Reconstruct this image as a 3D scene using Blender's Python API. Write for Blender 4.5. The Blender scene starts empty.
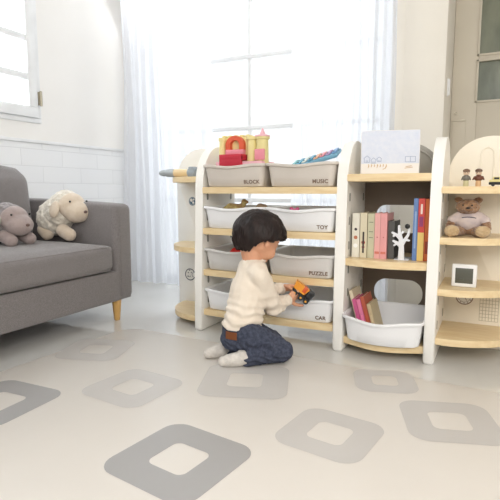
import bpy, bmesh, math, random
from mathutils import Vector, Matrix, noise
random.seed(4)
PI = math.pi
scn = bpy.context.scene
col = scn.collection
DG = None

# ------------------------------------------------------------------ colours and materials
def lin(c):
    return tuple(((v/255)/12.92 if v/255 <= .04045 else ((v/255+.055)/1.055)**2.4) for v in c)

def mat(name, rgb, rough=.5, rgb2=None, nscale=8, stretch=(1, 1, 1), bump=0, bscale=60, bstretch=None,
        metallic=0, spec=.5, sheen=0, detail=4, sss=0, coat=0):
    m = bpy.data.materials.new(name); m.use_nodes = True
    nt = m.node_tree; N = nt.nodes; L = nt.links
    p = N['Principled BSDF']
    c = lin(rgb)
    p.inputs['Base Color'].default_value = (*c, 1)
    p.inputs['Roughness'].default_value = rough
    p.inputs['Metallic'].default_value = metallic
    p.inputs['Specular IOR Level'].default_value = spec
    p.inputs['Sheen Weight'].default_value = sheen
    p.inputs['Coat Weight'].default_value = coat
    if sss:
        p.inputs['Subsurface Weight'].default_value = sss
        p.inputs['Subsurface Radius'].default_value = (.01, .004, .002)
        p.inputs['Subsurface Scale'].default_value = 1
    tc = N.new('ShaderNodeTexCoord')
    def noise_node(scale, st, det):
        mp = N.new('ShaderNodeMapping'); mp.inputs['Scale'].default_value = st
        L.new(tc.outputs['Object'], mp.inputs['Vector'])
        n = N.new('ShaderNodeTexNoise'); n.inputs['Scale'].default_value = scale; n.inputs['Detail'].default_value = det
        L.new(mp.outputs['Vector'], n.inputs['Vector'])
        return n
    if rgb2 is None:
        rgb2 = tuple(max(0, v*.965) for v in rgb)
    n = noise_node(nscale, stretch, detail)
    r = N.new('ShaderNodeValToRGB')
    r.color_ramp.elements[0].position = .35; r.color_ramp.elements[1].position = .65
    r.color_ramp.elements[0].color = (*lin(rgb2), 1); r.color_ramp.elements[1].color = (*c, 1)
    L.new(n.outputs['Fac'], r.inputs['Fac']); L.new(r.outputs['Color'], p.inputs['Base Color'])
    if bump:
        b = N.new('ShaderNodeBump'); b.inputs['Strength'].default_value = bump; b.inputs['Distance'].default_value = .01
        nb = noise_node(bscale, bstretch or stretch, 3)
        L.new(nb.outputs['Fac'], b.inputs['Height']); L.new(b.outputs['Normal'], p.inputs['Normal'])
    return m

M = {}
M['plaster'] = mat('plaster', (245, 243, 240), .8, (243, 241, 238), 3, bump=.02, bscale=200)
M['pilaster'] = mat('pilaster paint', (240, 235, 225), .7, (237, 232, 222), 3)
M['doorpaint'] = mat('door paint', (214, 206, 190), .6, (209, 201, 185), 3)
M['frame_white'] = mat('white window paint', (240, 241, 242), .5)
M['brass'] = mat('brushed hinge metal', (176, 168, 150), .35, metallic=.8)
M['shelf_white'] = mat('ivory plastic', (250, 248, 243), .42, (248, 246, 240), 5)
M['plate_ivory'] = mat('ivory plate plastic', (246, 238, 222), .42, (242, 234, 217), 5)
M['maple'] = mat('maple board', (240, 218, 176), .42, (230, 203, 156), 5, (2, 14, 14), coat=.1)
M['taupe'] = mat('taupe back panel', (124, 108, 92), .5, (118, 103, 88), 6)
M['greyplastic'] = mat('grey plastic arch', (170, 166, 158), .5)
M['slot'] = mat('slot cover grey', (138, 137, 131), .5)
M['bin_white'] = mat('white bin plastic', (244, 245, 247), .3, (242, 243, 245))
M['bin_greige'] = mat('greige bin plastic', (214, 206, 197), .4, (210, 202, 193))
M['bin_grey'] = mat('light grey bin plastic', (219, 217, 214), .4, (215, 213, 210))
M['ink'] = mat('brown print', (120, 98, 82), .7)
M['sofa'] = mat('grey woven fabric', (146, 141, 141), .95, (112, 107, 107), 420, bump=.35, bscale=480, sheen=.25, detail=2)
M['sofa_wood'] = mat('oak leg', (222, 178, 110), .4, (206, 160, 92), 8, (10, 10, 2))
M['wool'] = mat('cream wool plush', (238, 232, 220), 1, (222, 214, 200), 40, bump=.8, bscale=70, sheen=.4)
M['beige_plush'] = mat('beige plush', (226, 211, 193), .95, (216, 199, 178), 30, bump=.3, bscale=160, sheen=.3)
M['grey_plush'] = mat('grey plush', (158, 152, 152), 1, (136, 130, 131), 40, bump=.7, bscale=70, sheen=.4)
M['pinkgrey_plush'] = mat('pinkish grey plush', (176, 160, 156), .95, (162, 147, 144), 30, bump=.3, bscale=160, sheen=.3)
M['ear_plush'] = mat('pale ear lining', (205, 206, 198), .95)
M['black'] = mat('black', (22, 22, 24), .4)
M['hair'] = mat('dark brown hair', (44, 32, 29), .5, (26, 18, 17), 30, (1, 1, .25), bump=.35, bscale=150, bstretch=(1, 1, .12), spec=.3)
M['skin'] = mat('child skin', (222, 166, 132), .55, (215, 158, 126), 12, sss=.08)
M['lips'] = mat('lips', (205, 120, 110), .5)
M['shirt'] = mat('cream cotton', (240, 228, 212), .95, (233, 220, 203), 30, bump=.15, bscale=240, sheen=.2)
M['jeans'] = mat('washed denim', (74, 80, 98), .9, (50, 55, 72), 90, bump=.3, bscale=300, detail=6)
M['socks'] = mat('light grey sock', (224, 218, 210), .95, (205, 199, 192), 60, bump=.3, bscale=300)
M['leather'] = mat('brown leather patch', (172, 104, 62), .6)
M['denim_dark'] = mat('dark waistband denim', (62, 68, 84), .9)
M['clock_white'] = mat('white clock plastic', (246, 246, 246), .35)
M['lcd'] = mat('lcd screen', (92, 93, 84), .25)
M['lcd_ink'] = mat('lcd segments', (72, 75, 70), .4)
M['bearfur'] = mat('tan bear fur', (178, 140, 106), 1, (124, 90, 64), 50, bump=.8, bscale=120, sheen=.4)
M['bearlight'] = mat('pale bear fur', (212, 186, 146), 1, (192, 162, 122), 50, bump=.8, bscale=120, sheen=.4)
M['tee'] = mat('pale pink grey cloth', (214, 198, 190), .95, (190, 176, 176), 30)
M['navy'] = mat('navy print', (54, 62, 84), .6)
M['metal_white'] = mat('white powder coat', (236, 238, 242), .4)
M['pagepaper'] = mat('book pages', (232, 226, 212), .9, (214, 206, 190), 120, (1, 12, 1))

def plain(name, rgb, rough=.5):
    return mat(name, rgb, rough)

def tile_material():
    m = bpy.data.materials.new('white wall tile'); m.use_nodes = True
    nt = m.node_tree; N = nt.nodes; L = nt.links; p = N['Principled BSDF']
    tc = N.new('ShaderNodeTexCoord'); sp = N.new('ShaderNodeSeparateXYZ'); cb = N.new('ShaderNodeCombineXYZ')
    L.new(tc.outputs['Object'], sp.inputs[0]); L.new(sp.outputs['Y'], cb.inputs['X']); L.new(sp.outputs['Z'], cb.inputs['Y'])
    b = N.new('ShaderNodeTexBrick'); L.new(cb.outputs[0], b.inputs['Vector'])
    b.inputs['Scale'].default_value = 1; b.inputs['Brick Width'].default_value = .32; b.inputs['Row Height'].default_value = .105
    b.inputs['Mortar Size'].default_value = .003; b.inputs['Mortar Smooth'].default_value = .3
    b.inputs['Color1'].default_value = (*lin((243, 244, 245)), 1); b.inputs['Color2'].default_value = (*lin((240, 241, 243)), 1)
    b.inputs['Mortar'].default_value = (*lin((230, 231, 233)), 1)
    L.new(b.outputs['Color'], p.inputs['Base Color'])
    bu = N.new('ShaderNodeBump'); bu.invert = True; bu.inputs['Strength'].default_value = .4; bu.inputs['Distance'].default_value = .004
    L.new(b.outputs['Fac'], bu.inputs['Height']); L.new(bu.outputs['Normal'], p.inputs['Normal'])
    p.inputs['Roughness'].default_value = .35
    return m
M['tile'] = tile_material()

def floor_material():
    m = mat('polished floor tile', (222, 221, 218), .06, (214, 213, 209), 2.2, bump=.0)
    p = m.node_tree.nodes['Principled BSDF']
    p.inputs['Specular IOR Level'].default_value = 1.0
    return m
M['floor'] = floor_material()
M['mat'] = mat('cream vinyl mat', (231, 225, 217), .33, (228, 222, 214), 3, bump=.05, bscale=300)
M['ring_light'] = mat('light grey mat print', (203, 199, 195), .33, (200, 196, 192), 3, bump=.05, bscale=300)
M['ring_dark'] = mat('grey mat print', (168, 166, 165), .33, (165, 163, 162), 3, bump=.05, bscale=300)
M['mat_edge'] = M['mat']

def curtain_material():
    m = bpy.data.materials.new('sheer curtain cloth'); m.use_nodes = True
    nt = m.node_tree; N = nt.nodes; L = nt.links
    N.remove(N['Principled BSDF']); out = N['Material Output']
    d = N.new('ShaderNodeBsdfDiffuse'); d.inputs['Color'].default_value = (.86, .88, .92, 1)
    t = N.new('ShaderNodeBsdfTranslucent'); t.inputs['Color'].default_value = (.88, .90, .95, 1)
    tr = N.new('ShaderNodeBsdfTransparent'); tr.inputs['Color'].default_value = (1, 1, 1, 1)
    tc = N.new('ShaderNodeTexCoord'); n = N.new('ShaderNodeTexNoise'); n.inputs['Scale'].default_value = 300
    L.new(tc.outputs['Object'], n.inputs['Vector'])
    mr = N.new('ShaderNodeMapRange'); mr.inputs['To Min'].default_value = .14; mr.inputs['To Max'].default_value = .30
    L.new(n.outputs['Fac'], mr.inputs['Value'])
    a = N.new('ShaderNodeMixShader'); a.inputs[0].default_value = .68
    L.new(d.outputs[0], a.inputs[1]); L.new(t.outputs[0], a.inputs[2])
    b = N.new('ShaderNodeMixShader'); L.new(mr.outputs[0], b.inputs[0])
    L.new(a.outputs[0], b.inputs[1]); L.new(tr.outputs[0], b.inputs[2]); L.new(b.outputs[0], out.inputs['Surface'])
    return m
M['curtain'] = curtain_material()

def glass_material(name, tint, refl=.08, frosted=0):
    m = bpy.data.materials.new(name); m.use_nodes = True
    nt = m.node_tree; N = nt.nodes; L = nt.links
    N.remove(N['Principled BSDF']); out = N['Material Output']
    tr = N.new('ShaderNodeBsdfTransparent'); tr.inputs['Color'].default_value = (*tint, 1)
    g = N.new('ShaderNodeBsdfGlossy'); g.inputs['Roughness'].default_value = .02
    n = N.new('ShaderNodeTexNoise'); n.inputs['Scale'].default_value = 3
    mr = N.new('ShaderNodeMapRange'); mr.inputs['To Min'].default_value = refl*.8; mr.inputs['To Max'].default_value = refl*1.2
    L.new(n.outputs['Fac'], mr.inputs['Value'])
    a = N.new('ShaderNodeMixShader'); L.new(mr.outputs[0], a.inputs[0]); L.new(tr.outputs[0], a.inputs[1]); L.new(g.outputs[0], a.inputs[2])
    if frosted:
        t = N.new('ShaderNodeBsdfTranslucent'); t.inputs['Color'].default_value = (.93, .97, .98, 1)
        b = N.new('ShaderNodeMixShader'); b.inputs[0].default_value = frosted
        L.new(a.outputs[0], b.inputs[1]); L.new(t.outputs[0], b.inputs[2]); a = b
    L.new(a.outputs[0], out.inputs['Surface'])
    return m
M['glass'] = glass_material('clear glass', (.97, .98, .98), .05)
M['glass_blue'] = glass_material('pale obscured glass', (.93, .96, .97), .05, .35)
M['glass_dark'] = mat('dim door glass', (126, 130, 112), .16, (84, 92, 78), 4, (1.5, 1, .6), spec=.6)

# ------------------------------------------------------------------ mesh helpers
def link(name, me, parent=None, loc=(0, 0, 0)):
    o = bpy.data.objects.new(name, me); col.objects.link(o); o.location = loc
    if parent is not None: o.parent = parent
    return o

def wloc(o):
    v = Vector((0, 0, 0))
    while o is not None:
        v += o.location; o = o.parent
    return v

def obj(name, bm, m, parent=None, origin=None, smooth=True, angle=35, world=True):
    """link a bmesh given in world coordinates (things are unrotated while built)"""
    bmesh.ops.recalc_face_normals(bm, faces=bm.faces)
    if parent is not None and origin is None: origin = wloc(parent)
    if origin is None:
        xs = [v.co for v in bm.verts]
        origin = Vector(((min(c.x for c in xs)+max(c.x for c in xs))/2, (min(c.y for c in xs)+max(c.y for c in xs))/2, min(c.z for c in xs)))
    origin = Vector(origin)
    for v in bm.verts: v.co -= origin
    me = bpy.data.meshes.new(name); bm.to_mesh(me); bm.free()
    ms = m if isinstance(m, (list, tuple)) else [m]
    for x in ms: me.materials.append(x)
    if smooth:
        me.polygons.foreach_set('use_smooth', [True]*len(me.polygons))
        try: me.set_sharp_from_angle(angle=math.radians(angle))
        except Exception: pass
    o = link(name, me, parent)
    o.location = origin - (wloc(parent) if parent is not None else Vector((0, 0, 0)))
    return o

def tag(o, label=None, cat=None, group=None, kind=None):
    if label: o['label'] = label
    if cat: o['category'] = cat
    if group: o['group'] = group
    if kind: o['kind'] = kind
    return o

def thing(name, label, cat, loc, group=None):
    o = bpy.data.objects.new(name, None); col.objects.link(o); o.location = loc; o.empty_display_size = .05
    return tag(o, label, cat, group)

def xf(bm, vs, Mx):
    bmesh.ops.transform(bm, matrix=Mx, verts=vs)

def box(bm, lo, hi, bev=0, seg=2, Mx=None):
    r = bmesh.ops.create_cube(bm, size=1); vs = r['verts']
    lo = Vector(lo); hi = Vector(hi); c = (lo+hi)/2; s = hi-lo
    for v in vs: v.co = Vector((v.co.x*s.x, v.co.y*s.y, v.co.z*s.z))+c
    if bev:
        es = list({e for v in vs for e in v.link_edges})
        g = bmesh.ops.bevel(bm, geom=es, offset=min(bev, min(s)*.49), segments=seg, affect='EDGES', profile=.5)
        vs = list({v for f in g['faces'] for v in f.verts} | {v for v in vs if v.is_valid})
    if Mx is not None: xf(bm, vs, Mx)
    return vs

def ball(bm, c, r, Mx=None, seg=20):
    if not hasattr(r, '__len__'): r = (r, r, r)
    g = bmesh.ops.create_uvsphere(bm, u_segments=seg, v_segments=max(6, seg*2//3), radius=1)
    m = Matrix.Translation(Vector(c)) @ (Mx.to_4x4() if Mx is not None else Matrix()) @ Matrix.Diagonal((*r, 1))
    xf(bm, g['verts'], m); return g['verts']

def frame_z(d):
    return Vector(d).normalized().to_track_quat('Z', 'Y').to_matrix().to_4x4()

def cone(bm, p0, p1, r0, r1, seg=16, caps=True):
    p0 = Vector(p0); p1 = Vector(p1); d = p1-p0
    g = bmesh.ops.create_cone(bm, cap_ends=caps, segments=seg, radius1=r0, radius2=r1, depth=d.length)
    xf(bm, g['verts'], Matrix.Translation((p0+p1)/2) @ frame_z(d)); return g['verts']

def capsule(bm, p0, r0, p1, r1, seg=14):
    ball(bm, p0, r0, seg=seg); ball(bm, p1, r1, seg=seg); cone(bm, p0, p1, r0, r1, seg)

def chain(bm, pts):
    for (a, ra), (b, rb) in zip(pts, pts[1:]): capsule(bm, a, ra, b, rb)

def prism(bm, pts, y0, y1, axis='Y', mi=0):
    """extrude a 2-D outline; axis Y: pts are (x,z); axis X: pts are (y,z); axis Z: pts are (x,y)"""
    def P(a, b, t):
        return {'Y': (a, t, b), 'X': (t, a, b), 'Z': (a, b, t)}[axis]
    A = [bm.verts.new(P(a, b, y0)) for a, b in pts]; B = [bm.verts.new(P(a, b, y1)) for a, b in pts]
    fs = [bm.faces.new(A), bm.faces.new(list(reversed(B)))]
    n = len(pts)
    for i in range(n): fs.append(bm.faces.new((A[i], B[i], B[(i+1) % n], A[(i+1) % n])))
    for f in fs: f.material_index = mi
    return A+B, fs

def bevel_caps(bm, fs, off, seg=3):
    es = list({e for f in fs[:2] for e in f.edges})
    bmesh.ops.bevel(bm, geom=es, offset=off, segments=seg, affect='EDGES', profile=.5)

def lathe(bm, prof, c, seg=20):
    rings = []
    for r, z in prof:
        rings.append([bm.verts.new((c[0]+r*math.cos(2*PI*k/seg), c[1]+r*math.sin(2*PI*k/seg), c[2]+z)) for k in range(seg)])
    for a, b in zip(rings, rings[1:]):
        for k in range(seg): bm.faces.new((a[k], a[(k+1) % seg], b[(k+1) % seg], b[k]))
    bm.faces.new(rings[0]); bm.faces.new(rings[-1])

def fused(bm, voxel=.005, smooth=6, disp=None):
    """melt overlapping volumes into one continuous surface"""
    me = bpy.data.meshes.new('t'); bm.to_mesh(me); bm.free()
    o = bpy.data.objects.new('t', me); col.objects.link(o)
    r = o.modifiers.new('r', 'REMESH'); r.mode = 'VOXEL'; r.voxel_size = voxel
    s = o.modifiers.new('s', 'SMOOTH'); s.iterations = smooth; s.factor = .5
    dg = bpy.context.evaluated_depsgraph_get(); dg.update()
    e = o.evaluated_get(dg); m2 = bpy.data.meshes.new_from_object(e)
    bpy.data.objects.remove(o); bpy.data.meshes.remove(me)
    out = bmesh.new(); out.from_mesh(m2); bpy.data.meshes.remove(m2)
    if disp:
        out.normal_update()
        nn = [(v, v.normal.copy()) for v in out.verts]
        for v, n in nn: v.co += n*disp(v.co)
    return out

def NB(): return bmesh.new()

def copy_tree(o, parent=None):
    c = o.copy(); col.objects.link(c)
    c.parent = parent
    for ch in list(o.children): copy_tree(ch, c)
    return c

def rrect(w, d, r, seg=6, bulge=0, nfront=1):
    """rounded rectangle centred on 0, front side (-y) bulging"""
    pts = []
    for cx, cy, a0 in ((w/2-r, d/2-r, 0), (-w/2+r, d/2-r, 90), (-w/2+r, -d/2+r, 180), (w/2-r, -d/2+r, 270)):
        for k in range(seg+1):
            a = math.radians(a0+90*k/seg); pts.append([cx+r*math.cos(a), cy+r*math.sin(a)])
        if a0 == 180 and nfront > 1:
            x0 = -w/2+r; x1 = w/2-r
            for k in range(1, nfront): pts.append([x0+(x1-x0)*k/nfront, -d/2])
    for p in pts:
        if p[1] < 0:
            u = min(1, abs(p[0])/(w/2)); p[1] -= bulge*(1-u*u)*(min(1, -p[1]/(d/2)))
    return pts

# ------------------------------------------------------------------ camera and light
cam = bpy.data.cameras.new('camera'); co = bpy.data.objects.new('camera', cam); col.objects.link(co)
co.location = (0, 0, .69); co.rotation_euler = (PI/2-.122, 0, .4632)
cam.sensor_width = 36; cam.lens = 488.4/500*36; cam.clip_start = .02; cam.clip_end = 200
scn.camera = co

w = bpy.data.worlds.new('world'); scn.world = w; w.use_nodes = True
bg = w.node_tree.nodes['Background']; bg.inputs['Color'].default_value = (.95, .975, 1, 1); bg.inputs['Strength'].default_value = 1.15

def area(name, loc, target, size, power, color):
    l = bpy.data.lights.new(name, 'AREA'); l.shape = 'RECTANGLE'; l.size, l.size_y = size; l.energy = power; l.color = color
    o = bpy.data.objects.new(name, l); col.objects.link(o); o.location = loc
    o.rotation_euler = (Vector(target)-Vector(loc)).to_track_quat('-Z', 'Y').to_euler()
    return o
area('front_fill_light', (.75, -.5, 1.7), (-.35, 2.2, .1), (1.3, 1.0), 30, (1, .95, .88))  # added warm fill without a fixture, brightens the organizer from the front
area('window_daylight', (-1.5, 3.4, 1.5), (-1.3, 1.6, .2), (2.2, 2.0), 16, (.96, .98, 1))
area('side_window_daylight', (-3.0, 1.76, 1.75), (-1.6, 1.7, .3), (.8, .9), 28, (.97, .98, 1))

scn.view_settings.view_transform = 'Standard'; scn.view_settings.look = 'None'
scn.view_settings.gamma = 1; scn.view_settings.use_curve_mapping = False; scn.view_settings.exposure = 0.20

# ------------------------------------------------------------------ the room
def structure(name, bm, m, **k):
    o = obj(name, bm, m, origin=(0, 0, 0), **k); o['kind'] = 'structure'; return o
bm = NB(); box(bm, (-2.7, -1.6, -.05), (1.9, 3.6, 0)); structure('floor', bm, M['floor'])
bm = NB(); box(bm, (-2.72, -.9, 2.42), (1.8, 3.6, 2.5)); structure('ceiling_light_block', bm, M['plaster'])  # out of view, put in to block sky light from above
bm = NB(); box(bm, (1.8, -1.6, 0), (1.9, 3.6, 2.42)); structure('wall_side_light_block', bm, M['plaster'])  # unseen, added to cut sideways light reaching the sofa front and floor
bm = NB(); box(bm, (-2.72, -1.7, 0), (1.9, -1.6, .95)); structure('wall_front_light_block', bm, M['plaster'])  # unseen low wall added to block low light, open above for frontal fill

WX = -2.6
bm = NB()      # upper plaster with the casement opening  (y 1.36..2.16, z 1.18..2.05)
T = .12
for a, b, c, d in ((-1.6, 3.15, .99, 1.15), (-1.6, 1.33, 1.15, 2.42), (2.19, 3.15, 1.15, 2.42), (1.33, 2.19, 2.08, 2.42)):
    box(bm, (WX-T, a, c), (WX, b, d))
structure('wall_left', bm, M['plaster'])
bm = NB(); box(bm, (WX-T, -1.6, 0), (WX, 3.15, .99)); structure('trim_3', bm, M['tile'])
bm = NB(); box(bm, (WX-.01, -1.6, .982), (WX+.014, 3.03, 1.002), .004); structure('trim_1', bm, M['frame_white'])

# casement window on the left wall
wf = thing('window_2', None, None, (WX, 1.76, 1.1)); wf['kind'] = 'structure'
bm = NB()
def ring(bm, x0, x1, y0, y1, z0, z1, t, b=.004):
    box(bm, (x0, y0, z0), (x1, y1, z0+t), b); box(bm, (x0, y0, z1-t), (x1, y1, z1), b)
    box(bm, (x0, y0, z0+t), (x1, y0+t, z1-t), b); box(bm, (x0, y1-t, z0+t), (x1, y1, z1-t), b)
ring(bm, WX-.02, WX+.012, 1.28, 2.24, 1.105, 2.14, .03)
obj('casing', bm, M['frame_white'], wf)
bm = NB()
ring(bm, WX-.015, WX+.03, 1.315, 2.205, 1.135, 2.11, .065)
box(bm, (WX-.01, 1.74, 1.2), (WX+.026, 1.78, 2.05), .004)
for z in (1.375, 1.60, 1.83): box(bm, (WX-.01, 1.38, z-.02), (WX+.026, 2.14, z+.02), .004)
obj('window_sash', bm, M['frame_white'], wf)
bm = NB(); box(bm, (WX-.006, 1.37, 1.19), (WX, 2.15, 2.06)); obj('pane', bm, M['glass_blue'], wf)
bm = NB(); cone(bm, (WX+.036, 2.222, 1.21), (WX+.036, 2.222, 1.30), .008, .008); box(bm, (WX+.012, 2.208, 1.215), (WX+.033, 2.236, 1.295), .002)
obj('hinge', bm, M['brass'], wf)

# back wall with the tall window
BY = 3.03
bm = NB()
box(bm, (-2.72, BY, 0), (-2.38, BY+.15, 2.42)); box(bm, (-.60, BY, 0), (-.50, BY+.15, 2.42)); box(bm, (-2.38, BY, 2.12), (-.60, BY+.15, 2.42))
structure('wall_back', bm, M['plaster'])
bm = NB(); box(bm, (-.545, 2.902, 0), (-.492, BY+.15, 2.42), .003); box(bm, (-.494, 2.90, 0), (-.275, 3.42, 2.42), .006)
structure('trim_2', bm, M['pilaster'])
w1 = thing('window_1', None, None, (-1.49, BY+.06, 0)); w1['kind'] = 'structure'
bm = NB()
box(bm, (-2.38, BY+.03, .0), (-.60, BY+.10, .05), .005); box(bm, (-2.38, BY+.03, 2.07), (-.60, BY+.10, 2.12), .005)
box(bm, (-2.38, BY+.03, .05), (-2.33, BY+.10, 2.07), .005); box(bm, (-.65, BY+.03, .05), (-.60, BY+.10, 2.07), .005)
obj('window_frame', bm, M['frame_white'], w1)
bm = NB()
for x in (-2.30, -1.92, -1.543, -1.16, -.70): box(bm, (x-.011, BY+.05, .05), (x+.011, BY+.08, 2.07), .003)
for z in (.62, 1.116, 1.588): box(bm, (-2.33, BY+.045, z-.014), (-.65, BY+.085, z+.014), .003)
obj('glazing_bars', bm, M['frame_white'], w1)
bm = NB(); box(bm, (-2.33, BY+.062, .05), (-.65, BY+.066, 2.07)); obj('pane', bm, M['glass'], w1)

# recess and door to the right
bm = NB(); box(bm, (-.275, 3.37, 0), (.60, 3.5, 2.42)); box(bm, (-.275, 3.30, 2.1), (.60, 3.372, 2.42)); box(bm, (.60, 3.30, 0), (1.8, 3.5, 2.42))
structure('wall_right', bm, M['doorpaint'])
d1 = thing('door_1', None, None, (.17, 3.34, 0)); d1['kind'] = 'structure'
bm = NB()
DY = 3.32
box(bm, (-.274, DY, 0), (-.13, DY+.04, 2.1), .003); box(bm, (.42, DY, 0), (.60, DY+.04, 2.1), .003)
box(bm, (-.13, DY, 0), (.42, DY+.04, 1.222), .003); box(bm, (-.13, DY, 1.452), (.42, DY+.04, 1.492), .003); box(bm, (-.13, DY, 1.9), (.42, DY+.04, 2.1), .003)
obj('door_leaf', bm, M['doorpaint'], d1)
bm = NB()
for z0, z1 in ((1.212, 1.462), (1.482, 1.91)):
    for a, b, c, d in ((-.142, .432, z0, z0+.012), (-.142, .432, z1-.012, z1), (-.142, -.130, z0, z1), (.42, .432, z0, z1)):
        box(bm, (a, DY-.008, c), (b, DY+.002, d), .002)
box(bm, (-.262, DY-.012, 1.108), (-.185, DY+.001, 1.118), .002); box(bm, (-.262, DY-.006, .2), (-.185, DY+.001, 1.108), .002)
obj('moulding', bm, M['doorpaint'], d1)
bm = NB(); box(bm, (-.135, DY+.015, 1.2), (.425, DY+.02, 1.91)); obj('pane', bm, M['glass_dark'], d1)
bm = NB(); cone(bm, (-.243, DY-.018, 1.155), (-.243, DY, 1.155), .008, .006); obj('knob', bm, M['brass'], d1)
bm = NB(); box(bm, (-.276, 3.02, 1.215), (-.268, 3.05, 1.31), .003); cone(bm, (-.266, 3.03, 1.22), (-.266, 3.03, 1.305), .006, .006)
obj('hinge_plate', bm, M['frame_white'], d1)

# sheer curtains
def curtain(name, x0, x1, y, label, seed):
    bm = NB(); nx, nz = 150, 26; rnd = random.Random(seed); ph = [rnd.uniform(0, 6) for _ in range(4)]
    g = []
    for i in range(nx+1):
        u = i/nx; row = []
        for j in range(nz+1):
            v = j/nz; z = .012+v*2.15
            a = .022*(.5+.5*(1-v))
            x = x0+(x1-x0)*u
            yy = y+a*math.sin(x*58+ph[0]+.8*math.sin(x*9+ph[1]))+.010*math.sin(x*141+ph[2]+z)+.008*math.sin(z*3+x*12+ph[3])
            row.append(bm.verts.new((x+.006*math.sin(z*4+x*30), yy, z)))
        g.append(row)
    for i in range(nx):
        for j in range(nz): bm.faces.new((g[i][j], g[i+1][j], g[i+1][j+1], g[i][j+1]))
    o = obj(name, bm, M['curtain'], angle=180)
    tag(o, label, 'curtain', None)
curtain('curtain', -2.45, -1.72, 2.86, 'sheer white curtain hanging in the corner between sofa and organizer', 1)
curtain('curtain', -1.14, -.53, 2.86, 'sheer white curtain hanging behind the storage organizer beside the door', 7)
bm = NB(); cone(bm, (-2.52, 2.86, 2.19), (-.51, 2.86, 2.19), .012, .012); ball(bm, (-2.52, 2.86, 2.19), .02); ball(bm, (-.51, 2.86, 2.19), .018)
tag(obj('curtain_rod', bm, M['frame_white']), 'white rod above the window carrying both sheer curtains', 'curtain rod')

# ------------------------------------------------------------------ play mat
bm = NB()
a = math.radians(-2.5); MR = Matrix.Rotation(a, 3, 'Z')
def mp(x, y, z): v = MR @ Vector((x, y, 0)); return (v.x+.035, v.y+1.80-.0, z)
MZ = .006
out = rrect(3.3, 2.9, .10)
vs, fs = prism(bm, [(mp(p[0]-.0+0, p[1]-1.45, 0)[0], mp(p[0], p[1]-1.45, 0)[1]) for p in out], .0005, MZ, 'Z')
bevel_caps(bm, fs, .002, 2)
def rring(cx, cy, ho, hi, rot, mi, ro=.055, ri=.022):
    R_ = Matrix.Rotation(math.radians(rot), 3, 'Z')
    A = []; B = []
    for lst, h, r in ((A, ho, ro), (B, hi, ri)):
        for p in rrect(2*h, 2*h, r, 7):
            v = R_ @ Vector((p[0], p[1], 0)); lst.append(bm.verts.new((cx+v.x, cy+v.y, MZ+.0005)))
    n = len(A)
    for i in range(n):
        f = bm.faces.new((A[i], A[(i+1) % n], B[(i+1) % n], B[i])); f.material_index = mi
for t in ((-1.10, 1.285, .137, .056, -6, 1), (-1.51, 1.535, .137, .056, 18, 1), (-1.41, .995, .148, .062, 2, 2), (-.775, 1.515, .155, .062, 20, 1),
          (-.69, .975, .148, .06, -8, 2), (-.383, 1.275, .128, .054, -8, 1), (-.086, 1.505, .133, .056, 18, 1), (-.322, 1.735, .108, .045, 18, 1),
          (.33, 1.55, .14, .058, 10, 1), (-.35, .40, .14, .058, 12, 2)):
    rring(*t)
tag(obj('play_mat', bm, [M['mat'], M['ring_light'], M['ring_dark']], origin=(0, .4, 0)), 'large cream vinyl play mat printed with grey rounded squares on the floor', 'mat')

# ------------------------------------------------------------------ sofa
SX0, SX1 = -2.56, -1.745
SY0, SY1 = .40, 2.074
sf = thing('sofa', 'grey woven fabric sofa with oak legs against the tiled wall', 'sofa', ((SX0+SX1)/2, (SY0+SY1)/2, 0))
def soft(name, lo, hi, bev, parent, puff=0, lean=0, m=None):
    b = NB(); box(b, lo, hi)
    bmesh.ops.subdivide_edges(b, edges=b.edges, cuts=12, use_grid_fill=True)
    lo = Vector(lo); hi = Vector(hi); c = (lo+hi)/2; h = (hi-lo)/2
    for v in b.verts:
        p = v.co-c; q = Vector((p.x/h.x, p.y/h.y, p.z/h.z))
        # round every edge and corner to radius bev
        inner = Vector((max(-h.x+bev, min(h.x-bev, p.x)), max(-h.y+bev, min(h.y-bev, p.y)), max(-h.z+bev, min(h.z-bev, p.z))))
        dlt = p-inner
        if dlt.length > bev: dlt *= bev/dlt.length
        p = inner+dlt
        pf = puff*max(0, (1-q.x**4))*max(0, (1-q.y**4))
        if abs(q.z) > .98: p.z += pf*(1 if q.z > 0 else -.3)
        pf = puff*max(0, (1-q.z**4))*max(0, (1-q.y**4))
        if q.x > .98: p.x += pf*.6
        v.co = c+p
    if lean:
        for v in b.verts: v.co.x -= lean*(v.co.z-lo.z)
    return obj(name, b, m or M['sofa'], parent, angle=60)
soft('base_frame', (SX0, SY0+.02, .108), (SX1-.002, SY1-.02, .272), .012, sf)
soft('seat_cushion', (-2.42, SY0+.14, .268), (SX1+.012, 1.922, .418), .042, sf, .012)
bm = NB()
for z in (.402, .284):
    for s in (0,):
        cone(bm, (SX1+.004, SY0+.19, z), (SX1+.004, 1.885, z), .0028, .0028, 8)
obj('cushion_piping', bm, M['sofa'], sf)
for y0, y1 in ((SY1-.135, SY1), (SY0, SY0+.135)):
    b = NB()
    # side outline (x,z) of an arm whose top falls gently towards the front
    o_ = [(SX0, .106), (SX1, .106), (SX1, .618), (-2.15, .634), (SX0, .645)]
    v_, f_ = prism(b, o_, y0, y1, 'Y')
    bmesh.ops.bevel(b, geom=[e_ for e_ in b.edges if not (abs(e_.verts[0].co.x+2.15) < .001 and abs(e_.verts[1].co.x+2.15) < .001)], offset=.034, segments=6, affect='EDGES', profile=.5)
    arm_o = obj('arm', b, M['sofa'], sf, angle=50)
    b = NB()
    for yy in (y0+.034,):
        cone(b, (SX1+.001, yy, .13), (SX1+.001, yy, .56), .0022, .0022, 6)
    obj('seam', b, M['sofa'], arm_o)
soft('backrest_frame', (SX0-.02, SY0+.12, .26), (SX0+.12, SY1-.12, .645), .02, sf)
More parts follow.
